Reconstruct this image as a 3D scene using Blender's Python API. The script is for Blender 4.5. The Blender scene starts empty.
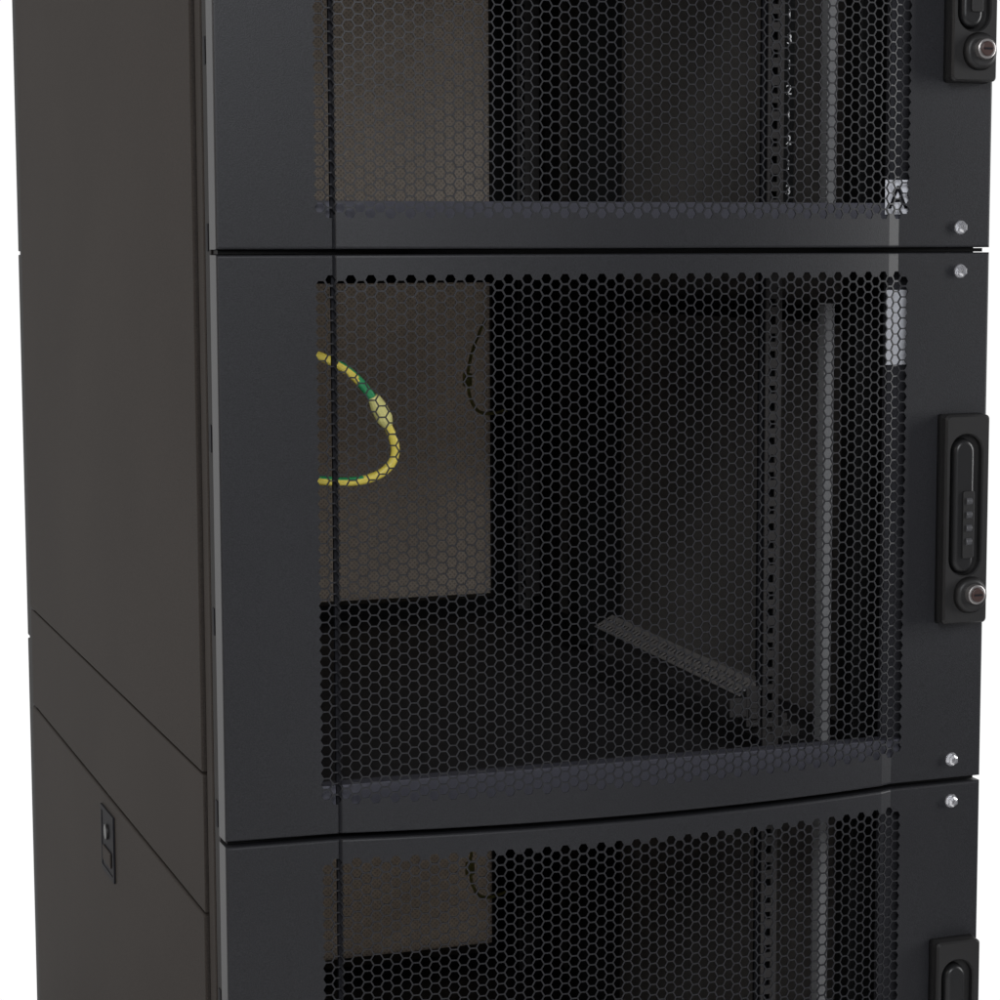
import bpy, bmesh, math, random
from mathutils import Vector, Matrix
random.seed(3)
S=bpy.context.scene
S.view_settings.view_transform='Standard'; S.view_settings.look='None'; S.view_settings.exposure=0
COL=S.collection
W=0.70; D=1.108; ZS=1.03   # cabinet width, depth, height of the seam between two doors
SEAM=0.478
# ------------------------------------------------------------------ materials
def mat(name,col,rough=.5,spec=.3,metal=0,noise=.12,nscale=900,bump=0,big=.0,coat=0):
    m=bpy.data.materials.new(name); m.use_nodes=True; nt=m.node_tree; b=nt.nodes['Principled BSDF']
    b.inputs['Roughness'].default_value=rough; b.inputs['Specular IOR Level'].default_value=spec
    b.inputs['Metallic'].default_value=metal; b.inputs['Coat Weight'].default_value=coat
    tc=nt.nodes.new('ShaderNodeTexCoord')
    n=nt.nodes.new('ShaderNodeTexNoise'); n.inputs['Scale'].default_value=nscale; n.inputs['Detail'].default_value=1
    nt.links.new(tc.outputs['Object'],n.inputs['Vector'])
    r=nt.nodes.new('ShaderNodeMapRange'); r.inputs['To Min'].default_value=1-noise; r.inputs['To Max'].default_value=1+noise
    r.inputs['From Min'].default_value=.3; r.inputs['From Max'].default_value=.7
    nt.links.new(n.outputs['Fac'],r.inputs['Value'])
    out=r.outputs[0]
    if big>0:
        n2=nt.nodes.new('ShaderNodeTexNoise'); n2.inputs['Scale'].default_value=4; n2.inputs['Detail'].default_value=3
        nt.links.new(tc.outputs['Object'],n2.inputs['Vector'])
        r2=nt.nodes.new('ShaderNodeMapRange'); r2.inputs['To Min'].default_value=1-big; r2.inputs['To Max'].default_value=1+big
        r2.inputs['From Min'].default_value=.3; r2.inputs['From Max'].default_value=.7
        nt.links.new(n2.outputs['Fac'],r2.inputs['Value'])
        mu=nt.nodes.new('ShaderNodeMath'); mu.operation='MULTIPLY'
        nt.links.new(r.outputs[0],mu.inputs[0]); nt.links.new(r2.outputs[0],mu.inputs[1]); out=mu.outputs[0]
    vm=nt.nodes.new('ShaderNodeVectorMath'); vm.operation='SCALE'; vm.inputs[0].default_value=col
    nt.links.new(out,vm.inputs['Scale'])
    nt.links.new(vm.outputs[0],b.inputs['Base Color'])
    if bump>0:
        bp=nt.nodes.new('ShaderNodeBump'); bp.inputs['Strength'].default_value=bump; bp.inputs['Distance'].default_value=.0004
        nt.links.new(n.outputs['Fac'],bp.inputs['Height']); nt.links.new(bp.outputs[0],b.inputs['Normal'])
    return m
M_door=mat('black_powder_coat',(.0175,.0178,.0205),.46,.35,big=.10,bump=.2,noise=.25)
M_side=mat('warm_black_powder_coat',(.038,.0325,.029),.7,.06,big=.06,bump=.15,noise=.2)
M_frame=mat('frame_black',(.018,.0165,.0165),.6,.08,big=.12)
M_in=mat('interior_black',(.036,.034,.035),.6,.2)
M_post=mat('post_black',(.010,.010,.010),.6,.12)
M_railm=mat('rail_black',(.060,.056,.055),.5,.3)
M_rail=mat('rail_grey',(.28,.28,.285),.45,.4)
M_sup=mat('support_grey',(.23,.215,.205),.45,.4)
M_lip=mat('lip_grey',(.085,.085,.105),.45,.4)
M_stiff=mat('stiffener_dark',(.035,.035,.040),.5,.3)
M_wall=mat('inner_wall',(.25,.23,.215),.6,.2,big=.2)
M_plast=mat('black_plastic',(.018,.0175,.0175),.45,.4,nscale=1500,bump=.12)
M_plast2=mat('black_plastic_satin',(.014,.014,.0145),.34,.42,nscale=1500)
M_chrome=mat('zinc_plated_steel',(.88,.88,.90),.25,.5,.9,noise=.05)
M_ring=mat('lock_ring_metal',(.42,.40,.39),.35,.5,.8,noise=.05)
M_red=mat('lock_core',(.055,.030,.026),.4,.5,noise=.05)
M_label=mat('label_paper',(.80,.81,.86),.5,.3,noise=.03)
M_ink=mat('ink_and_shade_black',(.015,.015,.018),.7,.1)
M_print=mat('rail_print',(.85,.85,.85),.6,.2)
M_conn=mat('cable_connector',(.85,.80,.30),.35,.5,noise=.05)
M_btn=mat('dial_grey',(.07,.07,.075),.35,.5)
M_dcable=mat('dull_yellow_cable',(.75,.68,.20),.5,.4)
M_floor=mat('white_floor',(.85,.85,.85),.7,.2,noise=.01)
M_yel=mat('cable_yellow',(.93,.76,.13),.35,.5,noise=.05)
M_green=mat('cable_green',(.04,.34,.13),.35,.5,noise=.05)
def rear_mat():
    m=mat('rear_mesh_grey_brown',(.50,.455,.41),.6,.1,noise=.12,nscale=300,big=.10); nt=m.node_tree
    b=nt.nodes['Principled BSDF']; src=b.inputs['Base Color'].links[0].from_socket
    tc=[n for n in nt.nodes if n.type=='TEX_COORD'][0]
    mp=nt.nodes.new('ShaderNodeMapping'); mp.inputs['Rotation'].default_value=(0,math.radians(45),0); nt.links.new(tc.outputs['Object'],mp.inputs[0])
    sx=nt.nodes.new('ShaderNodeSeparateXYZ'); nt.links.new(mp.outputs[0],sx.inputs[0])
    cx=nt.nodes.new('ShaderNodeCombineXYZ'); nt.links.new(sx.outputs['X'],cx.inputs[0]); nt.links.new(sx.outputs['Z'],cx.inputs[1])
    vo=nt.nodes.new('ShaderNodeTexVoronoi'); vo.voronoi_dimensions='2D'; vo.inputs['Scale'].default_value=230; vo.inputs['Randomness'].default_value=0
    nt.links.new(cx.outputs[0],vo.inputs['Vector'])
    mr=nt.nodes.new('ShaderNodeMapRange'); mr.inputs['From Min'].default_value=.24; mr.inputs['From Max'].default_value=.36; mr.inputs['To Min'].default_value=.60; mr.inputs['To Max'].default_value=1.12
    nt.links.new(vo.outputs['Distance'],mr.inputs['Value'])
    sc=nt.nodes.new('ShaderNodeVectorMath'); sc.operation='SCALE'; nt.links.new(src,sc.inputs[0]); nt.links.new(mr.outputs[0],sc.inputs['Scale'])
    src=sc.outputs[0]; nt.links.new(src,b.inputs['Base Color'])
    t=nt.nodes.new('ShaderNodeBsdfTranslucent'); nt.links.new(src,t.inputs['Color'])
    mx=nt.nodes.new('ShaderNodeMixShader'); mx.inputs[0].default_value=.38
    nt.links.new(b.outputs[0],mx.inputs[1]); nt.links.new(t.outputs[0],mx.inputs[2])
    nt.links.new(mx.outputs[0],nt.nodes['Material Output'].inputs[0]); return m
M_rear=rear_mat()
# ------------------------------------------------------------------ helpers
def link(ob,parent=None,m=None):
    COL.objects.link(ob)
    if m: ob.data.materials.append(m)
    if parent:
        ob.parent=parent
        o=parent; off=Vector((0,0,0))
        while o: off+=o.location; o=o.parent
        ob.location=ob.location-off
    return ob
def fromverts(name,bm,parent,m,center=None):
    if center is None:
        mn=Vector((min(v.co.x for v in bm.verts),min(v.co.y for v in bm.verts),min(v.co.z for v in bm.verts)))
        mx=Vector((max(v.co.x for v in bm.verts),max(v.co.y for v in bm.verts),max(v.co.z for v in bm.verts)))
        center=(mn+mx)/2
    bmesh.ops.translate(bm,verts=bm.verts,vec=-center)
    me=bpy.data.meshes.new(name); bm.to_mesh(me); bm.free()
    ob=bpy.data.objects.new(name,me); ob.location=center
    return link(ob,parent,m)
def addbox(bm,x0,x1,y0,y1,z0,z1):
    r=bmesh.ops.create_cube(bm,size=1)
    for v in r['verts']:
        v.co=Vector(((x0+x1)/2+v.co.x*(x1-x0),(y0+y1)/2+v.co.y*(y1-y0),(z0+z1)/2+v.co.z*(z1-z0)))
    return r
def box(name,x0,x1,y0,y1,z0,z1,m,parent,bev=.0012,seg=2):
    bm=bmesh.new(); addbox(bm,x0,x1,y0,y1,z0+ZS,z1+ZS)
    if bev>0: bmesh.ops.bevel(bm,geom=bm.edges[:],offset=bev,segments=seg,affect='EDGES',profile=.5)
    return fromverts(name,bm,parent,m)
def boxes(name,lst,m,parent,bev=.0):
    bm=bmesh.new()
    for b in lst:
        b=list(b); b[4]+=ZS; b[5]+=ZS; addbox(bm,*b)
    if bev>0: bmesh.ops.bevel(bm,geom=bm.edges[:],offset=bev,segments=2,affect='EDGES',profile=.5)
    return fromverts(name,bm,parent,m)
def plate(name,us,vs,hole,f,m,parent,th=.0015):
    bm=bmesh.new(); V={}
    for i,u in enumerate(us):
        for j,v in enumerate(vs):
            p=Vector(f(u,v)); p.z+=ZS; V[i,j]=bm.verts.new(p)
    for i in range(len(us)-1):
        for j in range(len(vs)-1):
            if not hole(i,j): bm.faces.new((V[i,j],V[i+1,j],V[i+1,j+1],V[i,j+1]))
    for v in [v for v in bm.verts if not v.link_faces]: bm.verts.remove(v)
    ob=fromverts(name,bm,parent,m)
    s=ob.modifiers.new('thickness','SOLIDIFY'); s.thickness=th; s.offset=0
    return ob
def cyl(name,c,r,h,axis,m,parent,seg=24,bev=.0006):
    bm=bmesh.new(); bmesh.ops.create_cone(bm,cap_ends=True,segments=seg,radius1=r,radius2=r,depth=h)
    if bev>0:
        ed=[e for e in bm.edges if abs(e.verts[0].co.z-e.verts[1].co.z)<1e-6]
        bmesh.ops.bevel(bm,geom=ed,offset=bev,segments=2,affect='EDGES',profile=.5)
    if axis=='y': bmesh.ops.rotate(bm,verts=bm.verts,cent=(0,0,0),matrix=Matrix.Rotation(math.pi/2,3,'X'))
    if axis=='x': bmesh.ops.rotate(bm,verts=bm.verts,cent=(0,0,0),matrix=Matrix.Rotation(math.pi/2,3,'Y'))
    for v in bm.verts: v.co+=Vector((c[0],c[1],c[2]+ZS))
    return fromverts(name,bm,parent,m,Vector((c[0],c[1],c[2]+ZS)))
def empty(name,loc,parent=None):
    o=bpy.data.objects.new(name,None); o.empty_display_size=.05; o.location=loc
    return link(o,parent)
def to_mesh(data,name,loc,rot,parent,m):
    t=bpy.data.objects.new('tmp',data); t.rotation_euler=rot; COL.objects.link(t)
    bpy.context.view_layer.update()
    dg=bpy.context.evaluated_depsgraph_get()
    me=bpy.data.meshes.new_from_object(t.evaluated_get(dg)); me.transform(Matrix.Rotation(rot[0],4,'X'))
    bpy.data.objects.remove(t); me.name=name; me.materials.clear()
    for p in me.polygons: p.material_index=0
    ob=bpy.data.objects.new(name,me); ob.location=loc
    return link(ob,parent,m)
def text(name,body,size,loc,parent,m,off=.02):
    cu=bpy.data.curves.new(name,'FONT'); cu.body=body; cu.size=size; cu.extrude=.0001; cu.align_x='CENTER'; cu.offset=size*off
    return to_mesh(cu,name,loc,(math.pi/2,0,0),parent,m)
# ------------------------------------------------------------------ cabinet
cab=empty('server_cabinet',(W/2,D/2,0))
cab['label']='black steel colocation server cabinet with curved perforated doors'; cab['category']='server cabinet'
ZT=SEAM+.03; ZB=-ZS
XL,XR=.095,.594; XR2=.606
def prof(x):
    if x<XL:
        y=-.005*x/XL
    elif x>XR2: y=-.004*(W-x)/(W-XR2)
    elif x>XR: y=-.0090+.0050*(x-XR)/(XR2-XR)
    else:
        t=(x-XL)/(XR-XL); y=-.005-.0040*t-.024*4*t*(1-t)
    if abs(x-XL)<.0019: y+=.0020*(1-abs(x-XL)/.0019)
    return y
PC=.008; RC=PC/1.5; SP=RC*math.sqrt(3)
def make_door(zb,zt,x_hole=(.079,.618)):
    bm=bmesh.new(); ncol=int(W/PC)+3
    z0=zt-.0155-RC*.87
    def P(x,z): return bm.verts.new((x,0,z))
    jmin=-4; jmax=int((zt-zb)/SP)+3
    zlow=zb+.020
    cen=[(i*PC-.004,z0-j*SP-(i%2)*SP/2) for i in range(ncol) for j in range(jmin,jmax)]
    for (cx,cz) in cen:
        o=[P(cx+RC*math.cos(k*math.pi/3),cz+RC*math.sin(k*math.pi/3)) for k in range(6)]
        hole=(x_hole[0]<cx<x_hole[1] and cz<=z0+1e-5 and cz-.004>zlow)
        if hole:
            edge=(cz>z0-SP*1.2) or (cz-.004-SP*1.2<zlow)
            R=.0044 if edge else .00466
            n=[P(cx+R*math.cos(k*math.pi/3),cz+R*math.sin(k*math.pi/3)) for k in range(6)]
            for k in range(6): bm.faces.new((o[k],o[(k+1)%6],n[(k+1)%6],n[k]))
        else: bm.faces.new(o)
    bmesh.ops.remove_doubles(bm,verts=bm.verts,dist=2e-5)
    r=.0022
    cuts=[((r,0,0),(-1,0,0),1),((W-r,0,0),(1,0,0),1),((0,0,zb+r),(0,0,-1),1),((0,0,zt-r),(0,0,1),1)]
    for xx in (XL-.0019,XL,XL+.0019,XR,XR2): cuts.append(((xx,0,0),(1,0,0),0))
    for co,no,cl in cuts:
        bmesh.ops.bisect_plane(bm,geom=bm.verts[:]+bm.edges[:]+bm.faces[:],dist=1e-6,plane_co=co,plane_no=no,clear_outer=bool(cl))
    def side(v):
        sx=-1 if abs(v.co.x-r)<1e-5 else (1 if abs(v.co.x-W+r)<1e-5 else 0)
        sz=-1 if abs(v.co.z-zb-r)<1e-5 else (1 if abs(v.co.z-zt+r)<1e-5 else 0)
        return sx,sz
    info={v:side(v) for v in bm.verts}
    bed=[e for e in bm.edges if e.is_boundary and info[e.verts[0]]!=(0,0) and info[e.verts[1]]!=(0,0)]
    cur={v:v for e in bed for v in e.verts}
    for v in bm.verts: v.co.y=prof(v.co.x)
    base={v:(info[v],v.co.copy()) for v in cur}
    steps=[(r*math.sin(a),r*(1-math.cos(a))) for a in (math.pi/6,math.pi/3,math.pi/2)]+[(r,.0235)]
    for out,dy in steps:
        nv={v:bm.verts.new((base[v][1].x+base[v][0][0]*out,base[v][1].y+dy,base[v][1].z+base[v][0][1]*out)) for v in cur}
        for e in bed:
            a,b=e.verts
            bm.faces.new((cur[a],cur[b],nv[b],nv[a]))
        cur=nv
    bmesh.ops.recalc_face_normals(bm,faces=bm.faces)
    for v in bm.verts: v.co.z+=ZS
    f=max((f for f in bm.faces),key=lambda f:f.calc_area()*(abs(f.normal.y)>.9))
    if f.normal.y>0: bmesh.ops.reverse_faces(bm,faces=bm.faces)
    ob=fromverts('door',bm,cab,M_door,Vector((W/2,0,(zb+zt)/2+ZS)))
    s=ob.modifiers.new('sheet','SOLIDIFY'); s.thickness=.0010; s.offset=-1
    return ob
doors=[]
for k in (1,0,-1):
    zb=(k-1)*SEAM+.0022; zt=k*SEAM-.0022
    doors.append((make_door(zb,zt),zb,zt))
def hexbolt(parent,x,z):
    y=prof(x); bm=bmesh.new()
    def cone(r1,r2,dep,y0,seg):
        rr=bmesh.ops.create_cone(bm,cap_ends=True,segments=seg,radius1=r1,radius2=r2,depth=dep)
        for v in rr['verts']:
            c=v.co.copy(); v.co=Vector((x+c.x,y-y0-c.z,z+ZS+c.y))
    cone(.0064,.0058,.0012,.0006,28)
    cone(.0048,.0048,.0034,.0029,6)
    cone(.0048,.0030,.0012,.0052,6)
    cone(.0020,.0014,.0012,.0064,16)
    bmesh.ops.recalc_face_normals(bm,faces=bm.faces)
    return fromverts('hex_bolt',bm,parent,M_chrome)
for d,zb,zt in doors:
    hexbolt(d,.6695,zt-.0165); hexbolt(d,.6690,zb+.0175)
def rounded_slab(name,x0,x1,z0,z1,y0,y1,rad,m,parent,taper=0,seg=8,bev=.002):
    bm=bmesh.new(); pts=[]
    for cx,cz,a0 in ((x1-rad,z1-rad,0),(x0+rad,z1-rad,90),(x0+rad,z0+rad,180),(x1-rad,z0+rad,270)):
        for k in range(seg+1):
            a=math.radians(a0+90*k/seg); pts.append((cx+rad*math.cos(a),cz+rad*math.sin(a)))
    cx,cz=(x0+x1)/2,(z0+z1)/2
    back=[bm.verts.new((p[0],y1,p[1]+ZS)) for p in pts]
    front=[bm.verts.new((cx+(p[0]-cx)*(1-taper/(x1-x0)*2),y0,cz+(p[1]-cz)*(1-taper/(z1-z0)*2)+ZS)) for p in pts]
    n=len(pts)
    ff=bm.faces.new(front); bm.faces.new(back[::-1])
    for k in range(n): bm.faces.new((back[k],back[(k+1)%n],front[(k+1)%n],front[k]))
    bmesh.ops.recalc_face_normals(bm,faces=bm.faces)
    bmesh.ops.bevel(bm,geom=list(ff.edges),offset=bev,segments=3,affect='EDGES',profile=.5)
    ob=fromverts(name,bm,parent,m)
    for p in ob.data.polygons: p.use_smooth=len(p.vertices)==4
    return ob
def ring_slab(name,o,i,y0,y1,ro,ri,m,parent,seg=8):
    def outl(x0,x1,z0,z1,rad):
        p=[]
        for cx,cz,a0 in ((x1-rad,z1-rad,0),(x0+rad,z1-rad,90),(x0+rad,z0+rad,180),(x1-rad,z0+rad,270)):
            for k in range(seg+1):
                a=math.radians(a0+90*k/seg); p.append((cx+rad*math.cos(a),cz+rad*math.sin(a)))
        return p
    def shr(q,d): return (q[0]+d,q[1]-d,q[2]+d,q[3]-d)
    loops=[(outl(*o,ro),y1),(outl(*shr(o,.0003),ro),y0+.0022),(outl(*shr(o,.0018),ro),y0),(outl(*shr(i,-.0012),ri+.0012),y0),(outl(*i,ri),y0+.0014),(outl(*i,ri),y1)]
    bm=bmesh.new(); vs=[[bm.verts.new((p[0],y,p[1]+ZS)) for p in lp] for lp,y in loops]; n=len(vs[0])
    for a,b in zip(vs,vs[1:]):
        for k in range(n): bm.faces.new((a[k],a[(k+1)%n],b[(k+1)%n],b[k]))
    bmesh.ops.recalc_face_normals(bm,faces=bm.faces)
    return fromverts(name,bm,parent,m)
def make_handle(d,zb,zt):
    top=zt-.1425; bot=top-.188
    h=rounded_slab('handle',.6485,.6945,bot,top,-.010,-.001,.003,M_plast,d,taper=.001,bev=.001)
    ring_slab('handle_surround',(.6490,.6940,bot+.0005,top-.0005),(.6545,.6860,bot+.044,top-.018),-.0170,-.0102,.004,.0150,M_plast,h)
    rounded_slab('swing_lever',.6560,.6790,bot+.046,top-.021,-.0195,-.0102,.0112,M_plast2,h,taper=.002,bev=.003)
    rounded_slab('keypad',.6650,.6765,bot+.060,top-.068,-.0212,-.0196,.002,M_plast,h,bev=.0005)
    for k in range(4):
        cyl('code_dial',(.6707,-.0200,top-.077-k*.0120),.0034,.0055,'x',M_btn,h,seg=12,bev=.0004)
    rounded_slab('lock_plate',.659,.6925,bot+.010,bot+.043,-.0225,-.0171,.0155,M_plast,h,taper=.003,bev=.002)
    cyl('lock_ring',(.6765,-.0250,bot+.028),.0088,.007,'y',M_ring,h,32,.001)
    cyl('lock_core',(.6765,-.0288,bot+.028),.0064,.003,'y',M_red,h,32,.001)
    box('keyhole',.6725,.6805,-.0308,-.0304,bot+.0272,bot+.0288,M_ink,h,0)
for d,zb,zt in doors: make_handle(d,zb,zt)
# frame --------------------------------------------------------------
YF=.0245
for x0,x1,sg in ((0,.030,-1),(W-.030,W,1)):
    box('frame_post',x0+(.0015 if sg<0 else 0),x1-(.0015 if sg>0 else 0),YF,.0465,ZB+.06,ZT-.001,M_frame,cab,.0015)
    box('corner_profile',x0+(.0012 if sg<0 else 0),x1-(.0012 if sg>0 else 0),.0490,.0735,ZB+.06,ZT-.001,M_side,cab,.0025)
    box('frame_post',x0,x1,D-.070,D-.022,ZB+.06,ZT-.001,M_frame,cab,.0015)
for k in (1,0,-1,-2):
    z=k*SEAM
    box('cross_beam',.0305,W-.0305,YF+.002,.060,z-.015,z+.015,M_frame,cab,.001)
    box('seam_light_stop',.003,W-.003,.008,YF-.0005,z-.0016,z+.0016,M_post,cab,0)  # added dark strip, keeps white backdrop light from showing through the door gap
    box('cross_beam',.0305,W-.0305,D-.060,D-.024,z-.040,z+.026,M_post,cab,.001)
    box('partition_shelf',.012,W-.012,.0605,D-.0605,z-.004,z+.004,M_in,cab,.0005)
box('roof',.0,W,.0,D,ZT,ZT+.03,M_frame,cab,.003)
box('plinth',.01,W-.01,.02,D-.02,ZB+.0005,ZB+.058,M_frame,cab,.002)
YP0,YP1=.0765,1.060
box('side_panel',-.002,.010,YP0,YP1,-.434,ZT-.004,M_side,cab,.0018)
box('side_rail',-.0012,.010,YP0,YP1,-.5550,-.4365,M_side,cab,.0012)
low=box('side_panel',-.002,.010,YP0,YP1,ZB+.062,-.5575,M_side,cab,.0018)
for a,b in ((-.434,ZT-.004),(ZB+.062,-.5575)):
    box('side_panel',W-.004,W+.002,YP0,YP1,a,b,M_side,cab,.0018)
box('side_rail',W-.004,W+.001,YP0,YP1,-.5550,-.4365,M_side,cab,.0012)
for k in (1,0,-1):
    box('inner_wall',W-.0125,W-.0105,.0765,D-.075,(k-1)*SEAM+.0045,k*SEAM-.0045,M_wall,cab,0)
def latch():
    yc,zc=.535,-.605
    b=boxes('latch',[(-.0040,-.0021,yc-.036,yc+.036,zc+.029,zc+.034),(-.0040,-.0021,yc-.036,yc+.036,zc-.034,zc-.029),
      (-.0040,-.0021,yc-.036,yc-.031,zc-.0289,zc+.0289),(-.0040,-.0021,yc+.031,yc+.036,zc-.0289,zc+.0289)],M_ink,low,0)
    box('latch_recess',-.0032,-.0022,yc-.0309,yc+.0309,zc-.0288,zc+.0288,M_ink,b,0)
    cyl('latch_button',(-.0045,yc,zc+.012),.008,.003,'x',M_plast,b)
    box('latch_tab',-.0052,-.0033,yc-.022,yc+.022,zc-.022,zc-.006,M_side,b,.0008)
latch()
for z in (.012,.16,.32,-.15,-.30,-.46,-.62):
    box('frame_slot',.0008,.0016,.033,.040,z-.011,z+.011,M_ink,cab,0)
# rear doors
for k in (1,0,-1):
    zb=(k-1)*SEAM+.002; zt=k*SEAM-.002; s=.087
    rd=boxes('rear_door',[(.001,s,D-.020,D,zb,zt),(W-s,W-.001,D-.020,D,zb,zt),(s+.0001,W-s-.0001,D-.020,D,zb,zb+.02),(s+.0001,W-s-.0001,D-.020,D,zt-.02,zt)],M_post,cab,.0012)
    box('rear_mesh',s+.0002,W-s-.0002,D-.012,D-.010,zb+.0201,zt-.0201,M_rear,rd,0)
# mounting rails -----------------------------------------------------
def rail(x0,x1,y,zb,zt,m=M_in,numbers=False,hh=.0095):
    U=.015875; w=x1-x0
    us=[x0,x0+w*.2,x0+w*.62,x1]; vs=[zb]
    z=zb+.012
    while z+hh<zt-.01:
        vs+= [z,z+hh]; z+=U
    vs.append(zt)
    r=plate('mounting_rail',us,vs,lambda i,j:(i==1 and j%2==1),lambda u,v:(u,y,v),m,cab,.002)
    box('rail_web_and_hole_shade',x1-.002,x1,y+.0012,y+.045,zb,zt,M_post,r,0)
    box('rail_web_and_hole_shade',x0,x1-.0025,y+.012,y+.014,zb,zt,M_ink,r,0)  # black backing, paints the shade seen through the rail holes
    if numbers:
        box('number_strip',x1+.0002,x1+.011,y+.0005,y+.0015,zb,zt,M_post,r,0)
        zz=zb+.010; k=0
        while zz<zt-.02:
            text('rail_number',str([1,3,1,2,1,2][k%6]),.0125,(x1+.0050,y-.0006,zz+ZS),r,M_print,.0)
            zz+=.0225; k+=1
    return r
for k in (1,0,-1):
    zb=(k-1)*SEAM+.018; zt=k*SEAM-.018
    rail(.534,.550,.110,zb,zt,M_railm,numbers=(k==1),hh=.0075)
    box('rail_post',.589,.599,.100,.112,zb+.004,zt-.03,M_rail,cab,.0005)
    box('rail_post',.620,.655,.095,.125,zb,zt,M_post,cab,.001)
    rail(.078,.100,.110,zb,zt)
    box('rail_post',.583,.637,.70,.735,zb,zt,M_post,cab,.001)
    rail(.612,.628,.985,zb,zt-.01,M_railm)
    box('rail_post',.640,.655,1.02,1.04,zb+.01,zt,M_railm,cab,.001)
    box('rail_post',.030,.090,.70,.735,zb,zt,M_post,cab,.001)
us=[.125]
for i in range(42): us+=[us[-1]+.0035,us[-1]+.0035+.0050]
us.append(us[-1]+.004)
vs=[0,.003,.008,.011,.016,.021]
for k in (0,-1):
    zz=(k-1)*SEAM+.062
    t=plate('support_rail',us,vs,lambda i,j:(i%2==1 and j in (1,3)),lambda u,v:(.517+v,u,zz+.003+v*.55+(u-.12)*.03),M_sup,cab,.0008)
    box('support_rail_lip',.5383,.5393,.125,us[-1],zz+.0105,zz+.0185,M_sup,t,.0002)
    box('support_rail_lip',.5160,.5168,.125,us[-1],zz-.012,zz+.002,M_railm,t,0)
    box('support_rail_tip',.517,.5385,.1152,.124,zz+.0095,zz+.0110,M_rail,t,.0003)
    boxes('support_bracket',[(.519,.533,.112,.1145,zz-.024,zz+.014),(.502,.5189,.112,.1145,zz-.014,zz+.004),(.5331,.575,.1145,.160,zz-.036,zz-.026),(.520,.529,.108,.1119,zz-.016,zz-.006),(.556,.562,.1145,.150,zz-.0259,zz-.014)],M_railm,t,.0006)
    box('side_brace',.674,.6872,.15,.92,k*SEAM-.072,k*SEAM-.056,M_post,cab,.001)
for k in (1,0,-1):
    zb=(k-1)*SEAM; zt=k*SEAM; dd=doors[1-k][0]
    box('door_stiffener',XL-.001,XL+.0030,.001,.005,zb+.004,zt-.004,M_ink,dd,0)
    box('door_stiffener',.606,.640,.014,.0215,zb+.0415,zt-.004,M_stiff,dd,0)
    box('door_lip',.03,.67,.004,.0215,zb+.006,zb+.041,M_lip,dd,.001)
def label(x0,x1,z0,z1,txt,y):
    b=box('warning_label',x0,x1,y-.0006,y-.0002,z0,z1,M_label,cab,0)
    if txt: text('label_mark','A',.029,(.6085,y-.0009,z0+.005+ZS),b,M_ink,0)
label(.596,.628,.031,.061,True,.0035); label(.6042,.636,-.101,-.035,False,.0135)
# cables ---------------------------------------------------------------
def cable(name,pts,r,m,parent=None):
    cu=bpy.data.curves.new(name,'CURVE'); cu.dimensions='3D'; cu.bevel_depth=r; cu.bevel_resolution=4; cu.resolution_u=10
    sp=cu.splines.new('NURBS'); sp.points.add(len(pts)-1); o=Vector(pts[len(pts)//2])
    for i,p in enumerate(pts): sp.points[i].co=(p[0]-o.x,p[1]-o.y,p[2]-o.z,1)
    sp.use_endpoint_u=True; sp.order_u=4
    ob=to_mesh(cu,name,(o.x,o.y,o.z+ZS),(0,0,0),parent,m)
    for p in ob.data.polygons: p.use_smooth=True
    return ob
cb=cable('grounding_cable',[(.03,.05,-.076),(.07,.056,-.078),(.096,.06,-.084),(.123,.06,-.096),(.143,.06,-.117),(.155,.06,-.140),(.166,.06,-.160),(.164,.06,-.178),(.147,.06,-.190),(.121,.06,-.193),(.094,.06,-.189),(.06,.055,-.184),(.03,.05,-.180)],.0039,M_yel)
cb.data.materials.append(M_green)
for p in cb.data.polygons:
    wx=cb.location.x+p.center.x
    n=p.normal
    if (p.center.z>.02 and n.z>.30 and n.y<.5 and wx>.112) or (p.center.z>.034 and .132<wx<.150 and n.y<.3) or (p.center.z<-.01 and wx<.135 and n.z>.6): p.material_index=1
cb['label']='looped green and yellow grounding cable with clear connector inside the cabinet'; cb['category']='cable'
bm=bmesh.new()
for r1,r2,dep,off in ((.0050,.0070,.010,-.010),(.0070,.0070,.012,.001),(.0070,.0046,.006,.010)):
    rr=bmesh.ops.create_cone(bm,cap_ends=True,segments=14,radius1=r1,radius2=r2,depth=dep)
    for v in rr['verts']: v.co.z+=off
bmesh.ops.rotate(bm,verts=bm.verts,cent=(0,0,0),matrix=Matrix.Rotation(math.radians(152),3,'Y'))
for v in bm.verts: v.co+=Vector((.1525,.06,-.134+ZS))
fromverts('cable_connector',bm,cb,M_conn)
for dz in (0,-.64):
    c2=cable('grounding_cable',[(.585,1.035,-.09+dz),(.568,1.02,-.11+dz),(.550,1.01,-.15+dz),(.554,1.01,-.19+dz),(.573,1.02,-.215+dz),(.612,1.03,-.205+dz)],.0020,M_dcable)
    c2['label']='thin dull yellow looped cable near the rear door'; c2['category']='cable'; c2['group']='rear cables'
    cyl('cable_connector',(.5515,1.0075,-.163+dz),.006,.016,'z',M_dcable,c2)
fl=bpy.data.meshes.new('floor')
fl.from_pydata([(-1.8,-2.6,0),(1.1,-2.6,0),(1.1,1.15,0),(-1.8,1.15,0)],[],[(0,1,2,3)]); fo=bpy.data.objects.new('floor',fl); link(fo,None,M_floor); fo['kind']='structure'
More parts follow.
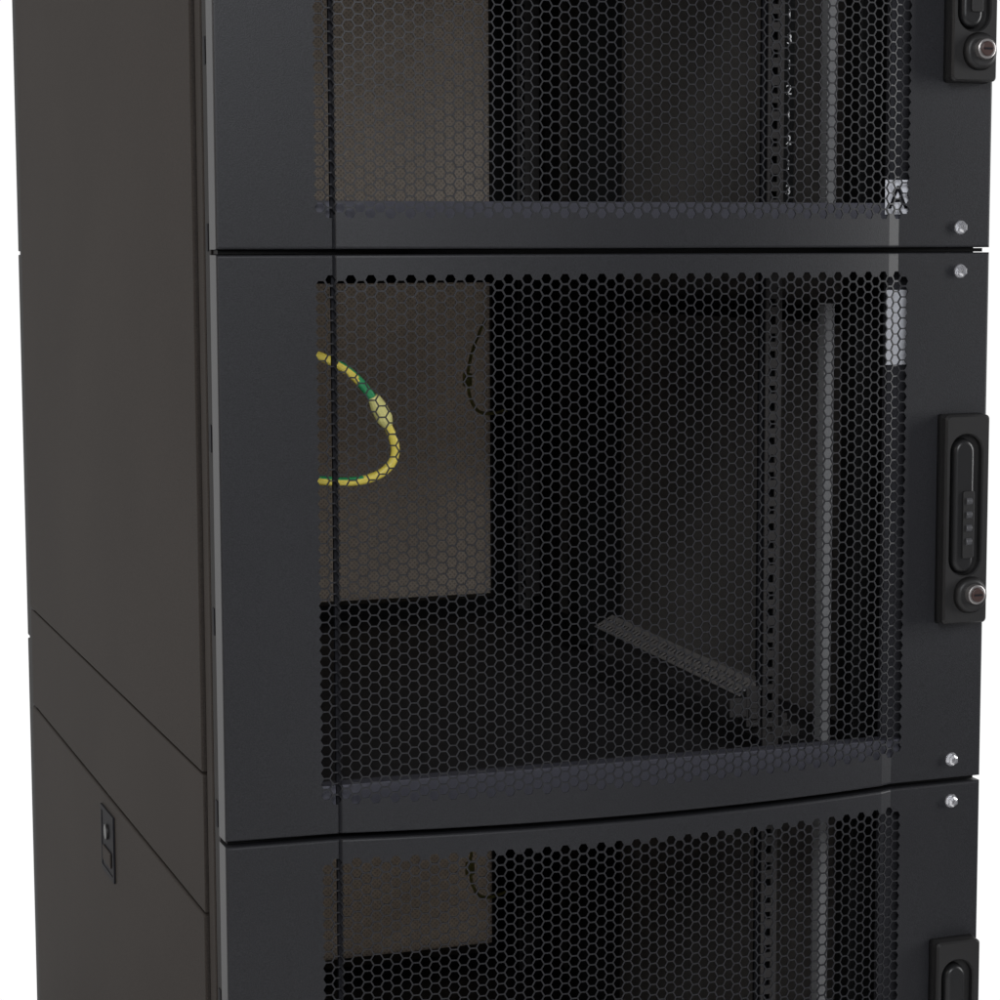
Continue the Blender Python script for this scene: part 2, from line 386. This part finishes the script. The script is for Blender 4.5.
# ------------------------------------------------------------------ camera
cam=bpy.data.cameras.new('camera'); co=bpy.data.objects.new('camera',cam); COL.objects.link(co); S.camera=co
yaw,pit,rol,f=.34152,.10615,-.00343,2333.0
cam.sensor_width=36; cam.lens=f/1000*36; cam.clip_end=200; cam.clip_start=.05
fw=Vector((math.sin(yaw)*math.cos(pit),math.cos(yaw)*math.cos(pit),-math.sin(pit))); r=Vector((math.cos(yaw),-math.sin(yaw),0)); u=r.cross(fw)
r2=r*math.cos(rol)+u*math.sin(rol); u2=u*math.cos(rol)-r*math.sin(rol)
R=Matrix((r2,u2,-fw)).transposed()
co.matrix_world=Matrix.Translation((-.40954,-1.81906,ZS))@R.to_4x4()
# ------------------------------------------------------------------ light
w=bpy.data.worlds.new('World'); S.world=w; w.use_nodes=True; nt=w.node_tree; bg=nt.nodes['Background']
tc=nt.nodes.new('ShaderNodeTexCoord'); sx=nt.nodes.new('ShaderNodeSeparateXYZ'); nt.links.new(tc.outputs['Generated'],sx.inputs[0])
cr=nt.nodes.new('ShaderNodeValToRGB'); cr.color_ramp.elements[0].position=.15; cr.color_ramp.elements[0].color=(.12,.12,.13,1)
cr.color_ramp.elements[1].position=.75; cr.color_ramp.elements[1].color=(1.02,1.02,1.02,1)
nt.links.new(sx.outputs['Y'],cr.inputs[0]); nt.links.new(cr.outputs[0],bg.inputs['Color']); bg.inputs['Strength'].default_value=1
def area(name,loc,target,sx,sy,e,col=(1,1,1)):
    l=bpy.data.lights.new(name,'AREA'); l.shape='RECTANGLE'; l.size=sx; l.size_y=sy; l.energy=e; l.color=col
    o=bpy.data.objects.new(name,l); COL.objects.link(o); o.location=loc
    o.rotation_euler=(Vector(target)-Vector(loc)).to_track_quat('-Z','Y').to_euler()
area('softbox',(-.5,-3.0,2.3),(.35,.2,1.0),1.4,1.4,64,(.95,.97,1))
area('softbox',(-2.6,.1,2.0),(0,.5,.9),1.2,1.2,26,(1,.9,.8))
area('softbox',(2.9,-.85,1.25),(.6,0,.9),.35,1.6,34,(1,1,1))
